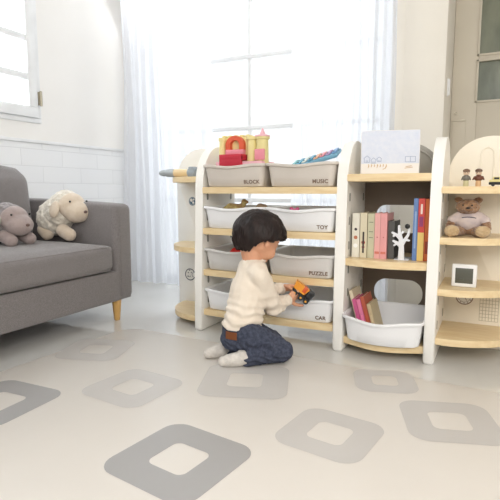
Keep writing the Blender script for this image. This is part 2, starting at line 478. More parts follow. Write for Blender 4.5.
soft('back_cushion', (-2.46, 1.12, .40), (-2.235, 1.885, .80), .075, sf, .025, .10)
soft('back_cushion', (-2.46, SY0+.15, .40), (-2.235, 1.115, .80), .075, sf, .025, .10)
for x in (SX1-.035, SX0+.08):
    for y in (SY1-.105, SY0+.10):
        b = NB(); lathe(b, [(.014, 0), (.016, .004), (.026, .115)], (x, y, 0), 16)
        obj('leg', b, M['sofa_wood'], sf, origin=(x, y, 0))

# ------------------------------------------------------------------ organizer
PY0, PY1 = 2.004, 2.335
XP = [(-1.30, -1.258), (-.597, -.552), (-.225, -.183)]
org = thing('toy_organizer', 'ivory plastic toy organizer with maple boards, open tiers and quarter-round corner shelves', 'toy organizer', (-.74, 2.17, 0))
def panel_outline():
    yf = 1.982; p = [(2.008, .60), (1.996, .30), (yf, .012), (yf+.012, 0), (PY1-.012, 0), (PY1, .012)]
    c = (PY0+.008+PY1)/2; rx = (PY1-PY0-.008)/2
    for k in range(0, 25):
        a_ = PI*k/24
        p.append((c+rx*math.cos(a_), .70+.205*math.sin(a_)))
    return p
for i, (x0, x1) in enumerate(XP):
    b = NB(); v_, f_ = prism(b, panel_outline(), x0, x1, 'X'); bevel_caps(b, f_, .012, 4)
    sp = obj('side_panel', b, M['shelf_white'], org, angle=50)
    for zz in (.66, .56, .455, .35, .25, .15):
        for yy in (PY0+.05, PY1-.045):
            b = NB(); o_ = rrect(.015, .036, .007, 5)
            prism(b, [(yy+p[0], zz+p[1]) for p in o_], x1-.001, x1+.0010, 'X')
            obj('slot_cover', b, M['slot'], sp)
ZT1 = [.704, .508, .3055, .108]; ZT2 = [.756, .404, .066]
def board(x0, x1, ztop, bulge, name='shelf_board', th=.030):
    b = NB(); n = 24; pts = [(x1, PY1-.012), (x0, PY1-.012)]
    for k in range(n+1):
        u = k/n; x = x0+(x1-x0)*u
        pts.append((x, PY0+.006-bulge*math.sin(PI*u)**1.3))
    v_, f_ = prism(b, pts, ztop-th, ztop, 'Z'); bevel_caps(b, f_, .004, 2)
    return obj(name, b, M['maple'], org)
for z in ZT1: board(-1.259, -.596, z, .012)
for z, bl in zip(ZT2, (.004, .03, .05)): board(-.553, -.224, z, bl)
# quarter-round corner shelves
def corner(cx, cy, rx, ry, ztop, sgn, th=.027, lip=False):
    b = NB(); pts = [(cx, cy)]
    for k in range(21):
        a_ = PI/2*k/20; pts.append((cx+sgn*rx*math.cos(a_)**.92, cy-ry*math.sin(a_)**.92))
    v_, f_ = prism(b, pts, ztop-th, ztop, 'Z'); bevel_caps(b, f_, .005, 2)
    return obj('corner_shelf', b, M['maple'], org)
for z in ZT2[:1]+[.404, .058]: corner(XP[0][0]+.002, 2.312, .275, .28, z, -1)
for z in (.704, .508, .3055, .108): corner(XP[2][1]-.002, 2.312, .318, .305, z, 1)
# back plates of the corner units
def plate(x0, x1, m, name='corner_panel'):
    b = NB(); c = (x0+x1)/2; rx = (x1-x0)/2
    p = [(x0, .0), (x1, .0)]
    for k in range(0, 31):
        a_ = PI*k/30; p.append((c+rx*math.cos(a_), .735+.18*math.sin(a_)**.9))
    v_, f_ = prism(b, p, 2.310, 2.335, 'Y'); bevel_caps(b, f_, .007, 3)
    return obj(name, b, m, org, angle=50)
pl_l = plate(-1.615, -1.285, M['shelf_white']); pl_r = plate(-.19, .145, M['plate_ivory'])
# printed badges on the plates
def disc(b, x, z, r, y, mi=0, n=28, sx=1):
    f = b.faces.new([b.verts.new((x+sx*r*math.cos(2*PI*k/n), y, z+r*math.sin(2*PI*k/n))) for k in range(n)]); f.material_index = mi
def annulus(b, x, z, r0, r1, y, mi=0, a0=0, a1=360, n=36):
    A = []; B = []
    for k in range(n+1):
        t = math.radians(a0+(a1-a0)*k/n)
        A.append(b.verts.new((x+r0*math.cos(t), y, z+r0*math.sin(t)))); B.append(b.verts.new((x+r1*math.cos(t), y, z+r1*math.sin(t))))
    for k in range(n): b.faces.new((A[k], A[k+1], B[k+1], B[k])).material_index = mi
teal = plain('slate blue print', (84, 112, 134)); ivory = plain('ivory print', (240, 238, 232)); dark = plain('dark blue print', (60, 68, 88)); brn = plain('brown print line', (128, 96, 76)); grn = plain('faded green print', (196, 192, 168))
PYF = 2.3095
b = NB(); disc(b, -1.513, .628, .024, PYF, 0)
for (x, z, r) in ((-1.520, .634, .009), (-1.508, .621, .007), (-1.505, .637, .005)): disc(b, x, z, r, PYF-.0004, 1, 12)
annulus(b, -1.513, .628, .019, .0205, PYF-.0006, 1)
obj('globe_print', b, [teal, ivory], pl_l, smooth=False)
b = NB(); disc(b, -1.535, .212, .034, PYF, 1); annulus(b, -1.535, .212, .0295, .0345, PYF-.0004, 0, 25, 335)
annulus(b, -1.508, .212, .013, .0155, PYF-.0005, 0, 110, 250)
for (x, z) in ((-1.547, .222), (-1.527, .224), (-1.538, .236), (-1.55, .2)): disc(b, x, z, .0035, PYF-.0006, 0, 10)
annulus(b, -1.540, .210, .010, .0125, PYF-.0006, 0, 200, 330)
obj('moon_print', b, [dark, ivory], pl_l, smooth=False)
b = NB(); disc(b, -.098, .225, .036, PYF, 1); annulus(b, -.098, .225, .0325, .0365, PYF-.0004, 0); annulus(b, -.098, .225, .024, .0255, PYF-.0004, 0)
for k in range(12):
    t = math.radians(30*k); disc(b, -.098+.029*math.cos(t), .225+.029*math.sin(t), .0022, PYF-.0006, 0, 8)
for t, r in ((60, .020), (200, .014), (300, .02)):
    t = math.radians(t); dx, dz = math.cos(t), math.sin(t)
    q = [(-.098-dz*.0015, .225+dx*.0015), (-.098+dz*.0015, .225-dx*.0015), (-.098+dx*r+dz*.001, .225+dz*r-dx*.001), (-.098+dx*r-dz*.001, .225+dz*r+dx*.001)]
    b.faces.new([b.verts.new((x, PYF-.0007, z)) for x, z in q])
obj('clock_print', b, [brn, ivory], pl_r, smooth=False)
b = NB()
gx0, gx1, gz0, gz1 = -.035, .038, .125, .262
for k in range(7): x = gx0+(gx1-gx0)*k/6; b.faces.new([b.verts.new(c) for c in ((x-.0011, PYF, gz0), (x+.0011, PYF, gz0), (x+.0011, PYF, gz1), (x-.0011, PYF, gz1))])
for k in range(10): z = gz0+(gz1-gz0)*k/9; b.faces.new([b.verts.new(c) for c in ((gx0, PYF-.0003, z-.0011), (gx1, PYF-.0003, z-.0011), (gx1, PYF-.0003, z+.0011), (gx0, PYF-.0003, z+.0011))])
obj('window_grid_print', b, [plain('grey print', (198, 190, 166))], pl_r, smooth=False)
b = NB()   # raised door moulding at the top of the right plate
pts = [(-.063, .72), (-.063, .84)]+[(-.038+.025*math.cos(PI-PI*k/10), .84+.028*math.sin(PI-PI*k/10)) for k in range(1, 10)]+[(-.013, .84), (-.013, .72)]
for p, q in zip(pts, pts[1:]): capsule(b, (p[0], 2.309, p[1]), .0035, (q[0], 2.309, q[1]), .0035, 8)
obj('raised_door_moulding', b, M['plate_ivory'], pl_r)
# back panel of the bookcase unit with two see-through holes
def slab_with_holes(x0, x1, z0, z1, y0, y1, holes, topfn=None):
    b = NB()
    outer = [(x0, z0), (x1, z0), (x1, z1), (x0, z1)]
    es = []
    def loop(pts):
        vs = [b.verts.new((x, y0, z)) for x, z in pts]
        return [b.edges.new((vs[i], vs[(i+1) % len(vs)])) for i in range(len(vs))]
    es += loop(outer)
    for cx, cz, w_, h_, r_ in holes: es += loop([(cx+p[0], cz+p[1]) for p in rrect(w_, h_, r_, 8)])
    g = bmesh.ops.triangle_fill(b, edges=es, use_beauty=True, use_dissolve=False)
    fs = [f for f in b.faces]
    r = bmesh.ops.extrude_face_region(b, geom=fs)
    for v in [v for v in r['geom'] if isinstance(v, bmesh.types.BMVert)]: v.co.y = y1
    return b
b = slab_with_holes(-.556, -.222, .03, .73, 2.322, 2.334, [(-.386, .558, .222, .128, .045), (-.386, .212, .222, .128, .06)])
obj('back_panel', b, M['taupe'], org, smooth=False)
b = NB(); p = [(-.548, .73), (-.224, .73)]
for k in range(25):
    a_ = PI*k/24; p.append((-.386+.162*math.cos(a_), .77+.135*math.sin(a_)**.9))
v_, f_ = prism(b, p, 2.318, 2.334, 'Y'); bevel_caps(b, f_, .004, 2)
ta = obj('top_arch', b, M['greyplastic'], org)
b = NB(); o_ = [(-.386+.14*math.cos(PI*k/24), .775+.105*math.sin(PI*k/24)**.9) for k in range(25)]
for p, q in zip(o_, o_[1:]): capsule(b, (p[0], 2.317, p[1]), .005, (q[0], 2.317, q[1]), .005, 8)
obj('arch_rib', b, M['greyplastic'], ta)

# ------------------------------------------------------------------ storage bins
def bin_front_y(x, z, wd, d, h, bulge, taper):
    s = 1-taper*(1-z/h)
    u = min(1, abs(x)/(wd/2*s)); return -(d/2)*s-bulge*(1-u*u)
def make_bin(wd, d, h, m, dip=.012, bulge=.012, taper=.07, wave=True):
    b = NB(); rings = []
    def zoff(x, y, lvl):
        if y > -d*.25: return 0
        f = min(1, (-y-d*.25)/(d*.15)); u = x/(wd/2)
        g = (math.cos(PI*min(1, abs(u+.08)*1.15))+1)/2
        return -dip*f*g*lvl
    def ringat(dw, z, s, lvl):
        pts = rrect((wd+dw)*s, (d+dw)*s, .022, 6, bulge, 14)
        return [b.verts.new((x, y, z+zoff(x, y, lvl))) for x, y in pts]
    th = .005
    levels = [(0-.012, .0, 1-taper, 0), (0, .004, 1-taper, 0), (0, h*.45, 1-taper*.5, .3), (0, h-.014, 1, 1), (.016, h-.012, 1, 1), (.019, h-.006, 1, 1), (.016, h, 1, 1),
              (-.002, h-.001, 1, 1), (-2*th, h-.008, 1, 1), (-2*th, h*.45, 1-taper*.5, .3), (-2*th, th, 1-taper, 0)]
    for dw, z, s, l in levels: rings.append(ringat(dw, z, s, l))
    n = len(rings[0]); rimf = []
    for k, (A, B) in enumerate(zip(rings, rings[1:])):
        for i in range(n):
            f = b.faces.new((A[i], A[(i+1) % n], B[(i+1) % n], B[i]))
            if 3 <= k <= 7: rimf.append(f)
    b.faces.new(rings[0]); b.faces.new(rings[-1])
    bmesh.ops.recalc_face_normals(b, faces=b.faces)
    b2 = b.copy(); idx = {f.index for f in rimf}
    b.faces.index_update(); idx = {f.index for f in rimf}
    b2 = b.copy(); b2.faces.ensure_lookup_table()
    bmesh.ops.delete(b, geom=rimf, context='FACES')
    bmesh.ops.delete(b2, geom=[f for f in b2.faces if f.index not in idx], context='FACES')
    return b, b2
def text_mesh(s, size, cx, cz, fn, parent, m, name='lettering'):
    cu = bpy.data.curves.new('t', 'FONT'); cu.body = s; cu.size = size; cu.align_x = 'CENTER'; cu.align_y = 'CENTER'; cu.offset = size*.03; cu.space_character = 1.08
    to = bpy.data.objects.new('t', cu); col.objects.link(to)
    dg = bpy.context.evaluated_depsgraph_get(); me = bpy.data.meshes.new_from_object(to.evaluated_get(dg))
    bpy.data.objects.remove(to)
    for v in me.vertices:
        x = cx+v.co.x; z = cz+v.co.y; v.co = (x, fn(x, z), z)
    me.materials.clear(); me.materials.append(m)
    o = link(name, me, parent); return o
BH = .105
def place_bin(cx, z, m, label, text=None, wd=.312, d=.295, h=BH, dip=.010, bulge=.010, yc=None, size=.0225, grp='pull-out bins'):
    yc = yc if yc is not None else 2.004+.003+d/2+.004
    root = thing('storage_bin', label, 'storage bin', (cx, yc, z+.0008), grp)
    for nm, b in zip(('tub', 'rim'), make_bin(wd, d, h, m, dip, bulge)):
        me = bpy.data.meshes.new(nm); b.to_mesh(me); b.free(); me.materials.append(m)
        me.polygons.foreach_set('use_smooth', [True]*len(me.polygons)); me.set_sharp_from_angle(angle=math.radians(50))
        link(nm, me, root)
    if text:
        tw = {'BLOCK': .027, 'MUSIC': .030, 'TOY': .018, 'PUZZLE': .032, 'CAR': .019}[text]
        text_mesh(text, size, wd/2-.034-tw, .022, lambda x, zz: bin_front_y(x, zz, wd, d, h, bulge, .07)-.0012, root, M['ink'])
    return root
CL, CR = -1.093, -.763
place_bin(CL, ZT1[0], M['bin_greige'], 'greige bin lettered BLOCK on the top tier, holding a toy castle', 'BLOCK')
place_bin(CR, ZT1[0], M['bin_greige'], 'greige bin lettered MUSIC on the top tier, holding a xylophone', 'MUSIC')
place_bin(CL, ZT1[1], M['bin_white'], 'white bin on the second tier with two brown plush toys, beside the TOY bin')
place_bin(CR, ZT1[1], M['bin_white'], 'white bin lettered TOY on the second tier', 'TOY')
place_bin(CL, ZT1[2], M['bin_grey'], 'light grey bin beside the child\'s head with a red ball inside')
place_bin(CR, ZT1[2], M['bin_grey'], 'light grey bin lettered PUZZLE on the third tier', 'PUZZLE')
place_bin(CL, ZT1[3], M['bin_white'], 'white bin on the lowest tier behind the child\'s back')
place_bin(CR, ZT1[3], M['bin_white'], 'white bin lettered CAR on the lowest tier under the child\'s hands', 'CAR')
place_bin(-.386, ZT2[2], M['bin_white'], 'wide deep white bin on the bottom board holding leaning books', None, .312, .31, .108, .014, .042, 2.118, grp=None)

# ------------------------------------------------------------------ things in the bins
# toy castle
cz = ZT1[0]+.0065; cy = 2.15
cs = thing('toy_castle', 'pink and yellow toy castle with red arch standing in the BLOCK bin', 'toy castle', (CL, cy, cz))
pink = plain('pink plastic', (240, 150, 165)); red = plain('red plastic', (200, 40, 62)); orange = plain('orange red plastic', (226, 96, 62)); cream = plain('pale yellow plastic', (240, 226, 160)); lpink = plain('light pink plastic', (246, 190, 200))
b = NB(); box(b, (CL-.128, cy-.08, cz), (CL+.122, cy+.07, cz+.115), .006); obj('base', b, lpink, cs)
b = NB(); box(b, (CL-.10, cy-.094, cz+.075), (CL+.02, cy-.078, cz+.143), .003); box(b, (CL-.10, cy-.094, cz+.12), (CL+.02, cy-.02, cz+.148), .003); obj('drawer_front', b, red, cs)
b = NB(); box(b, (CL-.085, cy-.06, cz+.148), (CL+.012, cy-.02, cz+.172), .003); obj('step', b, pink, cs)
b = NB()
p = [(CL-.085, cz+.172), (CL-.06, cz+.172)]+[(CL-.037+.025*math.cos(PI-PI*k/10), cz+.195+.022*math.sin(PI-PI*k/10)) for k in range(11)]+[(CL-.012, cz+.172), (CL+.012, cz+.172)]
p += [(CL-.037+.049*math.cos(PI*k/12), cz+.195+.042*math.sin(PI*k/12)) for k in range(13)]
v_, f_ = prism(b, p, cy-.055, cy-.025, 'Y'); obj('arch', b, orange, cs, smooth=False)
b = NB(); box(b, (CL-.118, cy-.03, cz+.115), (CL+.03, cy+.02, cz+.232), .004)
for k in range(5): box(b, (CL-.118+.032*k, cy-.03, cz+.230), (CL-.102+.032*k, cy+.02, cz+.243), .002)
obj('wall', b, cream, cs)
for x, r in ((CL-.115, .018), (CL+.045, .024), (CL+.10, .030)):
    b = NB(); lathe(b, [(r, .10), (r*.93, .215), (r*1.15, .217), (r*1.15, .232), (r*.8, .232)], (x, cy-.03, cz), 16); tw = obj('tower', b, cream, cs)
    if r > .028:
        b = NB(); lathe(b, [(r*1.22, .228), (r*1.2, .234), (r*.5, .24), (r*.15, .262), (.002, .268)], (x-.0, cy-.03, cz), 16); obj('roof', b, lpink, tw)
b = NB(); box(b, (CL+.075, cy-.066, cz+.12), (CL+.125, cy-.055, cz+.17), .002); obj('window_shutter', b, pink, cs)
# xylophone
xy = thing('xylophone', 'blue toy xylophone with coloured bars tilted in the MUSIC bin', 'xylophone', (CR+.03, 2.13, ZT1[0]+.10))
RX = Matrix.Translation((CR+.030, 2.125, .828)) @ Matrix.Rotation(math.radians(-15), 4, 'Y') @ Matrix.Rotation(math.radians(18), 4, 'X')
b = NB(); box(b, (-.112, -.055, -.012), (.112, .055, .006), .006, Mx=RX); obj('sound_box', b, plain('sky blue plastic', (118, 170, 196)), xy)
keyc = [(104, 186, 190), (90, 170, 200), (222, 232, 226), (92, 160, 190), (236, 184, 150), (236, 150, 160), (196, 160, 205), (120, 160, 205)]
for k in range(8):
    b = NB(); x = -.098+.028*k; L_ = .052-.0022*k
    box(b, (x-.010, -L_, .007), (x+.010, L_, .013), .002, Mx=RX); kk = obj('bar', b, plain('bar paint', keyc[k]), xy); kk['label'] = ['teal bar', 'blue bar', 'white bar', 'blue bar', 'peach bar', 'pink bar', 'lilac bar', 'blue bar'][k]
    b = NB(); box(b, (x-.003, -L_*.7-.003, .013), (x+.003, -L_*.7+.003, .016), .001, Mx=RX); obj('screw', b, M['black'], kk)
# plush toys in the second tier
b = NB()
X, Y, Z = -1.135, 2.09, .583
chain(b, [((X-.05, Y, Z+.012), .012), ((X-.015, Y, Z+.024), .021), ((X+.03, Y, Z+.022), .019), ((X+.055, Y, Z+.035), .012), ((X+.06, Y, Z+.052), .014)])
ball(b, (X+.072, Y-.002, Z+.05), (.012, .009, .008)); chain(b, [((X, Y, Z), .012), ((X, Y, Z-.05), .014)])
o = obj('plush_dinosaur', fused(b, .003, 4), mat('mottled brown green plush', (196, 180, 118), .95, (128, 84, 52), 40, bump=.4, bscale=150)); tag(o, 'small brown and green plush toy peeking over a white bin rim above the child', 'plush toy')
b = NB(); X = -.990
chain(b, [((X-.028, Y, Z+.01), .010), ((X, Y, Z+.026), .020), ((X+.022, Y, Z+.026), .016)]); chain(b, [((X, Y, Z), .012), ((X, Y, Z-.05), .014)])
o = obj('plush_turtle', fused(b, .003, 4), mat('brown grey plush', (176, 156, 128), .95, (128, 104, 80), 40, bump=.4, bscale=150)); tag(o, 'small brown rounded plush toy in a white bin directly above the child\'s head', 'plush toy')
b = NB(); ball(b, (-.822, 2.10, .585), (.018, .014, .022)); ball(b, (-.806, 2.10, .604), (.009, .008, .010)); ball(b, (-.836, 2.10, .604), (.009, .008, .010)); capsule(b, (-.822, 2.1, .585), .014, (-.822, 2.1, .53), .018)
o = obj('pink_toy', fused(b, .003, 3), plain('bright pink', (236, 110, 160))); tag(o, 'tiny bright pink toy peeking out of the TOY bin', 'toy')
b = NB(); ball(b, (-1.105, 2.08, .372), .045, seg=28); o = obj('ball', b, plain('red ball plastic', (212, 34, 32), .35)); tag(o, 'red ball in the light grey bin beside the child\'s head', 'ball')

# ------------------------------------------------------------------ books
def book(name, x0, x1, y0, y1, z0, h, rgb, label, grp, rot=0, spine_marks=None, pages=True, rz=0):
    t = x1-x0; r = thing(name, label, 'book', ((x0+x1)/2, (y0+y1)/2, z0), grp)
    Mx = Matrix()
    b = NB(); c = .0016
    box(b, (-t/2, -(y1-y0)/2, 0), (-t/2+c, (y1-y0)/2, h)); box(b, (t/2-c, -(y1-y0)/2, 0), (t/2, (y1-y0)/2, h)); box(b, (-t/2+c, -(y1-y0)/2, 0), (t/2-c, -(y1-y0)/2+c, h))
    cm = mat(name+' cover', rgb, .5)
    def add(nm, bb, m):
        me = bpy.data.meshes.new(nm); bb.to_mesh(me); bb.free(); me.materials.append(m); return link(nm, me, r)
    cv = add('cover', b, cm)
    b = NB(); box(b, (-t/2+c, -(y1-y0)/2+c, .003), (t/2-c, (y1-y0)/2-.003, h-.004)); add('pages', b, M['pagepaper'])
    for (z, hh, mw, mrgb, shp) in (spine_marks or []):
        b = NB()
        if shp == 'dot':
            f = b.faces.new([b.verts.new((hh*math.cos(2*PI*k/14), -(y1-y0)/2-.0006, z+hh*math.sin(2*PI*k/14))) for k in range(14)])
        else:
            box(b, (-t/2*mw, -(y1-y0)/2-.0008, z), (t/2*mw, -(y1-y0)/2-.0001, z+hh))
        me = bpy.data.meshes.new('spine_print'); b.to_mesh(me); b.free(); me.materials.append(mat('spine print', mrgb, .5)); link('spine_print', me, cv)
    r.rotation_euler = (0, rot, rz)
    return r
ZB = ZT2[1]+.0006
G1 = 'books on the middle board'
yb0 = 2.06
book('book', -.540, -.509, yb0, 2.21, ZB, .188, (232, 228, 214), 'cream book with a dark dot on its spine, standing against the panel', G1, spine_marks=[(.12, .006, 1, (50, 40, 44), 'dot'), (.085, .008, 1, (190, 120, 90), 'dot'), (.05, .009, 1, (250, 250, 246), 'dot')])
book('book', -.506, -.477, yb0, 2.21, ZB, .190, (222, 212, 184), 'cream book with red flower print on its spine', G1, spine_marks=[(.065, .008, 1, (160, 48, 52), 'dot'), (.045, .006, 1, (178, 60, 60), 'dot'), (.02, .09, .25, (60, 52, 48), 'bar')])
book('book', -.474, -.446, yb0+.002, 2.21, ZB, .188, (204, 200, 170), 'pale olive book beside the pink books', G1, spine_marks=[(.15, .003, .6, (120, 130, 110), 'bar'), (.11, .003, .6, (120, 130, 110), 'bar'), (.085, .003, .6, (120, 130, 110), 'bar')])
book('book', -.444, -.421, yb0-.004, 2.2, ZB, .190, (236, 176, 172), 'pink book touching the pale olive book', G1, spine_marks=[(.09, .003, .5, (200, 120, 120), 'dot'), (.02, .01, .8, (214, 120, 104), 'bar')])
book('book', -.420, -.394, yb0-.004, 2.2, ZB, .190, (232, 164, 164), 'pink book touching the dark grey book', G1, spine_marks=[(.09, .003, .5, (200, 120, 120), 'dot'), (.02, .01, .8, (214, 120, 104), 'bar')])
book('book', -.392, -.366, yb0+.012, 2.2, ZB, .158, (86, 86, 84), 'short dark grey book next to the white tree bookend', G1)
book('book', -.292, -.274, yb0+.004, 2.22, ZB, .252, (104, 136, 190), 'tall blue book standing beside the tree bookend', G1, spine_marks=[(.05, .15, .35, (150, 176, 214), 'bar')])
book('book', -.2725, -.248, yb0-.002, 2.22, ZB, .252, (206, 74, 66), 'tall book with red upper and yellow lower spine', G1, spine_marks=[(.001, .115, 1.0, (232, 200, 118), 'bar'), (.14, .04, .6, (150, 60, 110), 'bar'), (.19, .04, .3, (240, 220, 210), 'bar')])
book('book', -.247, -.228, yb0+.004, 2.22, ZB, .250, (212, 110, 52), 'tall orange book standing against the panel', G1, spine_marks=[(.03, .05, .6, (150, 60, 40), 'bar')])
# books in the wide bin
G2 = 'books leaning in the wide white bin'
for x, h, y, rgb, lab in ((-.490, .186, 2.10, (232, 218, 190), 'cream book leaning against the panel, first of the books in the wide white bin'), (-.4725, .158, 2.06, (206, 92, 142), 'magenta book leaning in the wide white bin'),
                     (-.4550, .158, 2.062, (232, 130, 168), 'pink book between the magenta and brick red books in the bin'), (-.4375, .170, 2.07, (186, 92, 68), 'brick red book leaning in the wide white bin'), (-.4200, .138, 2.08, (208, 190, 152), 'tan book leaning on the brick red book in the bin')):
    book('book', x-.0078, x+.0078, y-.045, y+.085, ZT2[2]+.012, h, rgb, lab, G2, rot=-.27, spine_marks=[(.06, .03, .5, tuple(min(255, int(c*1.08)) for c in rgb), 'bar')])
# tree bookend
be = thing('tree_bookend', 'white metal bookend shaped like a bare tree, between books', 'bookend', (-.335, 2.07, ZB))
b = NB(); box(b, (-.362, 2.05, ZB), (-.304, 2.15, ZB+.002), .0006); obj('foot_plate', b, M['metal_white'], be)
b = NB(); ty = 2.052
def limb(pts):
    global ty
    ty -= 0
    pts = [(x, z, r*1.3) for x, z, r in pts]
    for (x, z, r), (x2, z2, r2) in zip(pts, pts[1:]):
        p0 = Vector((x, z)); p1 = Vector((x2, z2)); d = (p1-p0).normalized(); n = Vector((-d.y, d.x))
        q = [p0+n*r, p0-n*r, p1-n*r2, p1+n*r2]
        prism(b, [(v.x, v.y) for v in q], ty, ty+.0055, 'Y')
        k = 10; prism(b, [(x2+r2*math.cos(2*PI*i/k), z2+r2*math.sin(2*PI*i/k)) for i in range(k)], ty, ty+.0055, 'Y')
zb = ZB
limb([(-.333, zb, .010), (-.333, zb+.05, .008), (-.336, zb+.085, .007), (-.343, zb+.115, .005), (-.345, zb+.14, .0035)])
limb([(-.334, zb+.055, .006), (-.350, zb+.07, .005), (-.366, zb+.078, .0035)]); limb([(-.350, zb+.07, .004), (-.362, zb+.06, .003)])
limb([(-.336, zb+.085, .006), (-.352, zb+.102, .005), (-.371, zb+.112, .0035)]); limb([(-.356, zb+.105, .004), (-.366, zb+.098, .003)])
limb([(-.333, zb+.06, .006), (-.318, zb+.088, .005), (-.308, zb+.105, .004), (-.304, zb+.130, .003)]); limb([(-.318, zb+.085, .004), (-.304, zb+.082, .003)])
limb([(-.341, zb+.105, .004), (-.328, zb+.116, .003)])
obj('tree_plate', fused(b, .0011, 2), M['metal_white'], be, angle=45)
b = NB(); ball(b, (-.311, 2.046, zb+.140), (.010, .004, .010)); obj('black_magnet', b, M['black'], be)

# ------------------------------------------------------------------ picture board on the top board
ZP = ZT2[0]+.0006
pb = thing('picture_board', 'pale blue and white picture board standing on the bookcase top board', 'picture board', (-.394, 2.105, ZP))
tilt = Matrix.Translation((-.401, 2.115, ZP)) @ Matrix.Rotation(math.radians(12), 4, 'Z') @ Matrix.Rotation(math.radians(-4), 4, 'X')
b = NB(); box(b, (-.121, 0, 0), (.117, .022, .183), .003, Mx=tilt); obj('backing', b, plain('white card', (238, 236, 236)), pb)
b = NB(); box(b, (-.118, -.0012, .044), (.114, .001, .180), 0, Mx=tilt)
obj('sky_print', b, mat('pale lavender blue print', (218, 223, 236), .5, (211, 218, 234), 60), pb)
b = NB(); box(b, (-.118, -.0012, .003), (.114, .001, .044), 0, Mx=tilt); obj('snow_print', b, plain('snow white print', (246, 241, 236)), pb)
ochre = plain('ochre pencil', (214, 182, 140)); bluep = plain('blue pencil', (150, 165, 196))
def strokes(name, segs, m, r=.0009):
    b = NB()
    for x0, z0, x1, z1 in segs:
        p0 = Vector((x0, z0)); p1 = Vector((x1, z1)); d = (p1-p0).normalized(); n = Vector((-d.y, d.x))*r
        vs = [b.verts.new(tilt @ Vector((v.x, -.0018, v.y))) for v in (p0+n, p0-n, p1-n, p1+n)]; b.faces.new(vs)
    obj(name, b, m, pb, smooth=False)
S = []
for hx, hz, s in ((-.095, .05, .022), (-.068, .046, .018), (-.045, .052, .016)):
    S += [(hx-s/2, hz, hx-s/2, hz+s*.7), (hx+s/2, hz, hx+s/2, hz+s*.7), (hx-s/2, hz, hx+s/2, hz), (hx-s/2-.003, hz+s*.7, hx, hz+s*1.25), (hx, hz+s*1.25, hx+s/2+.003, hz+s*.7), (hx-.003, hz, hx-.003, hz+s*.4), (hx+.003, hz, hx+.003, hz+s*.4)]
strokes('house_drawing', S, bluep)
S = []
for k in range(7): x = -.09+.012*k; S += [(x, .026+.004*(k % 3), x+.005, .036+.003*(k % 2)), (x+.002, .030, x+.002, .042)]
S += [(-.03, .02, -.018, .024), (-.02, .024, -.016, .034), (.058, .024, .09, .028), (.062, .030, .086, .034)]
strokes('ground_drawing', S, ochre, .0013)
strokes('fence_drawing', [(.06, .05, .1, .05), (.06, .072, .1, .072), (.06, .05, .06, .072), (.08, .05, .08, .072), (.1, .05, .1, .072)], bluep)

# ------------------------------------------------------------------ left top shelf: toy
tp = thing('wooden_toy', 'grey and wood tapered toy lying on the topmost corner shelf by the curtain', 'toy', (-1.47, 2.17, ZT2[0]))
tz = ZT2[0]+.0225; ty = 2.13
def xlathe(b, prof, y, z, seg=20):
    rings = [[b.verts.new((x, y+r*math.cos(2*PI*k/seg), z+r*math.sin(2*PI*k/seg))) for k in range(seg)] for x, r in prof]
    for A, B in zip(rings, rings[1:]):
        for k in range(seg): b.faces.new((A[k], A[(k+1) % seg], B[(k+1) % seg], B[k]))
    b.faces.new(rings[0]); b.faces.new(rings[-1])
b = NB(); xlathe(b, [(-1.602, .003), (-1.598, .009), (-1.588, .014), (-1.57, .017), (-1.56, .016), (-1.555, .019), (-1.53, .021), (-1.50, .021)], ty, tz); obj('grey_nose', b, plain('grey paint', (176, 182, 186)), tp)
b = NB(); xlathe(b, [(-1.50, .0205), (-1.47, .020), (-1.415, .018)], ty, tz); obj('wooden_body', b, M['maple'], tp)
b = NB(); xlathe(b, [(-1.415, .020), (-1.41, .024), (-1.38, .024), (-1.37, .020)], ty, tz); box(b, (-1.405, ty-.022, tz-.02), (-1.375, ty+.022, tz+.03), .005); obj('grey_collar', b, plain('blue grey paint', (156, 166, 176)), tp)

# ------------------------------------------------------------------ right corner unit: dolls, car, bear, clock
def doll(x, y, label, body, jacket, hat, widej):
    z0 = .704+.0006
    r = thing('peg_doll', label, 'doll', (x, y, z0), 'peg dolls on the corner shelf')
    b = NB(); lathe(b, [(.009, 0), (.0105, .004), (.0095, .022), (.009, .026)], (x, y, z0), 16); obj('lower_body', b, plain('doll trousers', body), r)
    b = NB(); lathe(b, [(.009, .022), (widej, .027), (widej, .036), (.009, .043), (.005, .045)], (x, y, z0), 16)
    for s in (-1, 1): capsule(b, (x+s*widej*.9, y, z0+.037), .0035, (x+s*(widej+.003), y-.003, z0+.027), .003, 8)
    obj('jacket', b, plain('doll jacket', jacket), r)
    b = NB(); ball(b, (x, y, z0+.054), (.0115, .011, .0115)); hd = obj('head', b, plain('doll face', (238, 212, 190)), r)
    b = NB()
    for s in (-1, 1): ball(b, (x+s*.004, y-.0105, z0+.054), .0014, seg=8)
    obj('eyes', b, M['black'], hd)
    b = NB(); lathe(b, [(.0125, .057), (.0135, .061), (.011, .066), (.004, .069)], (x, y, z0), 16); box(b, (x-.012, y-.018, z0+.0575), (x+.012, y, z0+.060), .001); obj('cap', b, plain('doll cap', hat), r)
doll(-.1075, 2.13, 'small peg doll in a grey jacket and brown cap, nearer the panel', (214, 208, 166), (120, 116, 106), (132, 104, 84), .0125)
doll(-.063, 2.13, 'small peg doll in a dark brown jacket beside the toy car', (228, 188, 142), (112, 66, 48), (110, 84, 68), .016)
tc_ = thing('toy_car', 'small black and yellow toy car beside the peg dolls', 'toy car', (.012, 2.13, .7046)); z0 = .7046; X = .014; Y = 2.13
b = NB(); box(b, (X-.040, Y-.018, z0+.006), (X+.040, Y+.018, z0+.016), .003); obj('chassis', b, M['black'], tc_)
